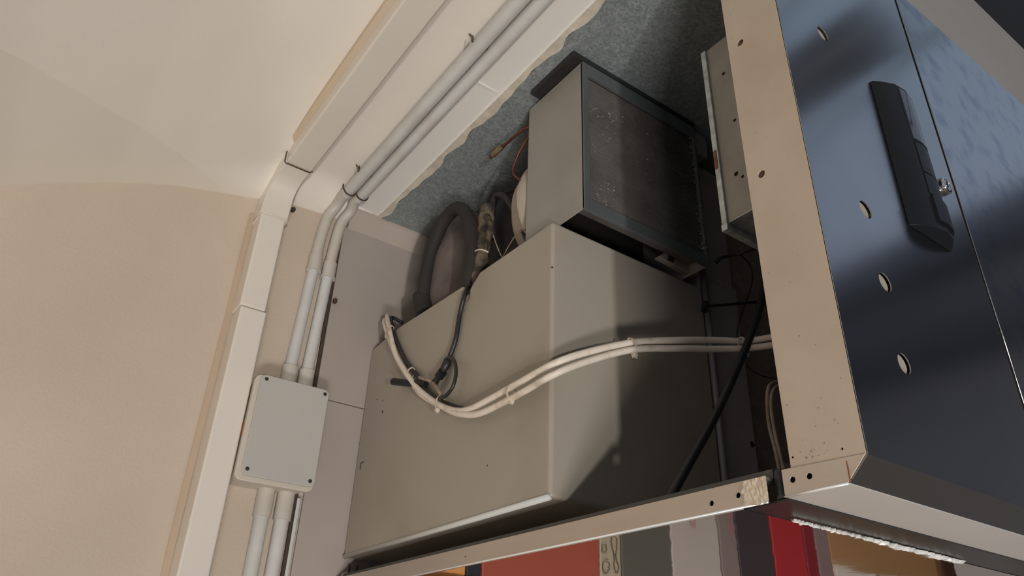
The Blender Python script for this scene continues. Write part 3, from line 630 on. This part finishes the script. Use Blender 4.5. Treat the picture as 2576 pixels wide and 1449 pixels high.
# ------------------------------------------------------------------ goods reflected in the canopy
ZM = .1595
def refl(px, py, Y):
    p = at(px, py, Y=Y); return V(p.x, p.y, 2 * ZM - p.z)
def board(name, pxa, pxb, pym, Y, mat, label, cat='carton', d=.05, zlo=-.45, ztop=None, group=None):
    a = refl(pxa, pym, Y); b = refl(pxb, pym, Y)
    zt2 = ztop if ztop is not None else .13
    return obj(name, box(a.x, b.x, Y, Y + d, zlo, zt2), mat, None, label, cat, group, bevel=.003)
sh = thing('wall_shelf', (1.5, 1.3, -.5), 'pale shelf below the canopy carrying the coloured cartons', 'shelf')
obj('shelf_board', box(.62, 3.4, 1.10, 1.353, -.475, -.45), flat('shelf_white', (.6, .56, .5)), sh, bevel=.003)
YB = 1.16
for k, (a, b, c, nm, lab) in enumerate([
    (1090, 1174, (.80, .36, .12), 'carton', 'bright orange carton at the left end of the canopy reflection'),
    (1176, 1212, (.03, .03, .035), 'carton', 'narrow black carton between the orange and brick-red ones'),
    (1215, 1508, (.42, .10, .065), 'carton', 'wide brick-red carton reflected in the canopy'),
    (1510, 1562, (.52, .44, .32), 'carton', 'cream carton with looping black line drawing'),
    (1564, 1690, (.13, .125, .105), 'carton', 'grey-olive carton right of the drawn cream one'),
    (1692, 1812, (.52, .47, .44), 'carton', 'tall pale sheet-covered carton with red ring'),
    (1815, 1858, (.27, .22, .21), 'carton', 'mauve-grey carton with small pink letters'),
    (1860, 1946, (.06, .045, .05), 'carton', 'dark plum carton left of the bright red one'),
    (1949, 2028, (.45, .03, .035), 'carton', 'bright red carton below the fascia corner'),
    (2030, 2056, (.25, .02, .03), 'carton', 'narrow dark red carton beside the bright red one'),
    (2058, 2090, (.28, .20, .20), 'carton', 'narrow mauve and white striped carton'),
    (2092, 2400, (.42, .235, .10), 'carton', 'large tan-orange carton at the right of the reflection')]):
    board(nm, a, b, 1400, YB, flat('carton_print_%d' % k, c, .5), lab)
    if k == 3:
        ln = thing('line_drawing', refl(1535, 1400, YB - .002), 'black looping line drawing printed on the cream carton', 'print')
        mk = lambda L_: [refl(x, y, YB - .0015) for x, y in L_]
        obj('loop', tube(mk([(1545, 1350), (1552, 1365), (1550, 1400), (1556, 1425), (1552, 1440), (1544, 1425), (1546, 1400), (1537, 1360), (1540, 1348), (1545, 1350)]), .0012, 6, 5), 'screw', ln)
        obj('loop', tube(mk([(1516, 1370), (1524, 1368), (1525, 1385), (1516, 1388), (1514, 1378), (1516, 1370)]), .0012, 6, 5), 'screw', ln)
        obj('loop', tube(mk([(1518, 1412), (1528, 1410), (1534, 1425), (1524, 1440), (1516, 1430), (1518, 1412)]), .0012, 6, 5), 'screw', ln)
    def text(s, px, py, size, mat, lab):
        cu = bpy.data.curves.new('lettering', 'FONT'); cu.body = s; cu.size = size; cu.extrude = .0004; cu.align_x = 'CENTER'; cu.align_y = 'CENTER'
        tmp = bpy.data.objects.new('tmp', cu); COL.objects.link(tmp)
        dg = bpy.context.evaluated_depsgraph_get(); me = bpy.data.meshes.new_from_object(tmp.evaluated_get(dg))
        bpy.data.objects.remove(tmp)
        b = bmesh.new(); b.from_mesh(me); c = refl(px, py, YB - .0012)
        rot = Matrix.Rotation(math.radians(90), 4, 'X'); rot = Matrix.Rotation(math.radians(90), 4, 'Y') @ rot
        for v in b.verts: v.co = rot @ v.co; v.co += c
        # seen mirrored from below, so the print is flipped to read as in the reflection
        for v in b.verts: v.co.z = 2 * c.z - v.co.z
        return obj('lettering', b, mat, None, lab, 'print')
    if k == 5: text('O', 1741, 1315, .032, flat('red_print', (.45, .12, .12)), 'red ring letter printed on the pale carton')
    if k == 6: text('VLO', 1836, 1310, .030, flat('pink_print', (.50, .16, .18)), 'pink vertical letters on the mauve-grey carton')
a = refl(2095, 1436, 1.10); b = refl(2385, 1420, 1.10)
pr = thing('price_rail', (a.x, 1.1, a.z), 'white price rail with round dots seen under the tan carton', 'rail')
obj('rail_bar', box(a.x, b.x, 1.09, 1.10, a.z - .012, a.z + .012), flat('rail_white', (.7, .66, .6)), pr, bevel=.002)
for q in ((2205, 1432), (2258, 1430)):
    p = refl(*q, 1.089); obj('dot', cyl((p.x, 1.0895, a.z), (0, -1, 0), .010, .001, 16), 'gasket', pr)
board('paper_sheet', 2402, 2560, 1420, 1.08, flat('paper', (.62, .56, .53)), 'pale hanging paper sheet right of the tan carton', 'paper', d=.002)
# ------------------------------------------------------------------ street side: what the polished fascia mirrors
aw = thing('awning_frame', (1.5, -.6, 1.45), 'dark awning beam and struts outside above the shop front', 'awning')
obj('beam', box(1.44, 1.60, -3.5, .05, 1.50, 1.62), 'outdark', aw, bevel=.03)
for x in (1.7, 2.3):
    obj('strut', tube([(x, .0, 2.2), (x + .5, -1.4, 2.3)], .012, 8, 1, smoothp=False), 'outdark', aw)
    obj('strut', tube([(x + .1, .0, 2.2), (x - .2, -1.4, 2.6)], .009, 8, 1, smoothp=False), 'outdark', aw)
obj('wall_left', box(-3.7, -3.6, .22, YW + .1, -1.6, 1.15), 'plaster', kind='structure')
obj('wall_front', box(-3.7, -1.7, .12, .24, -1.6, 1.98), 'plaster', kind='structure')
obj('sky_blocker', box(-3.7, 1.15, -1.5, .30, 2.0, 2.15), flat('sky_blocker_grey', (.25, .23, .2)), None, 'unseen slab added above the shop entrance to block sky', 'sky_blocker', bevel=.01)  # added overhang, out of view, keeps sky light off the entrance
ob = thing('opposite_building', (-2, -7, -1.6), 'tall shaded house across the street in front of the shop', 'building')
obj('facade', box(-9, 4.2, -7.6, -7, -1.6, 7), 'mortar', ob)
for k in range(5): obj('window', box(-7.5 + k * 2.3, -6.6 + k * 2.3, -7.02, -6.96, .6, 2.2), 'outdark', ob)
bd = thing('neighbouring_building', (6.3, -3, -1.6), 'dark grey stone building along the street mirrored in the fascia', 'building')
obj('facade', box(6.3, 7.3, -9, .0, -1.6, 3.1), 'mortar', bd)
obj('cornice', box(5.9, 6.3, -9, .0, 3.35, 3.72), 'outdark', bd, bevel=.05)
obj('upper_wall', box(6.5, 7.3, -9, .0, 3.1, 3.9), 'stone', bd)
obj('balcony_slab', box(5.8, 6.3, -9, .0, 2.55, 2.8), 'outdark', bd, bevel=.04)
bm = bmesh.new()
for r in range(13):
    y = -9 + rnd.uniform(0, .3); z = -1.5 + r * .3
    while y < -.5:
        w = rnd.uniform(.35, .8); hh = rnd.uniform(.2, .26)
        bx(bm, 6.24 + rnd.uniform(0, .03), 6.3, y, y + w - .05, z, z + hh); y += w
obj('stone_courses', bm, 'stone', bd, kind='stuff', weld=False)
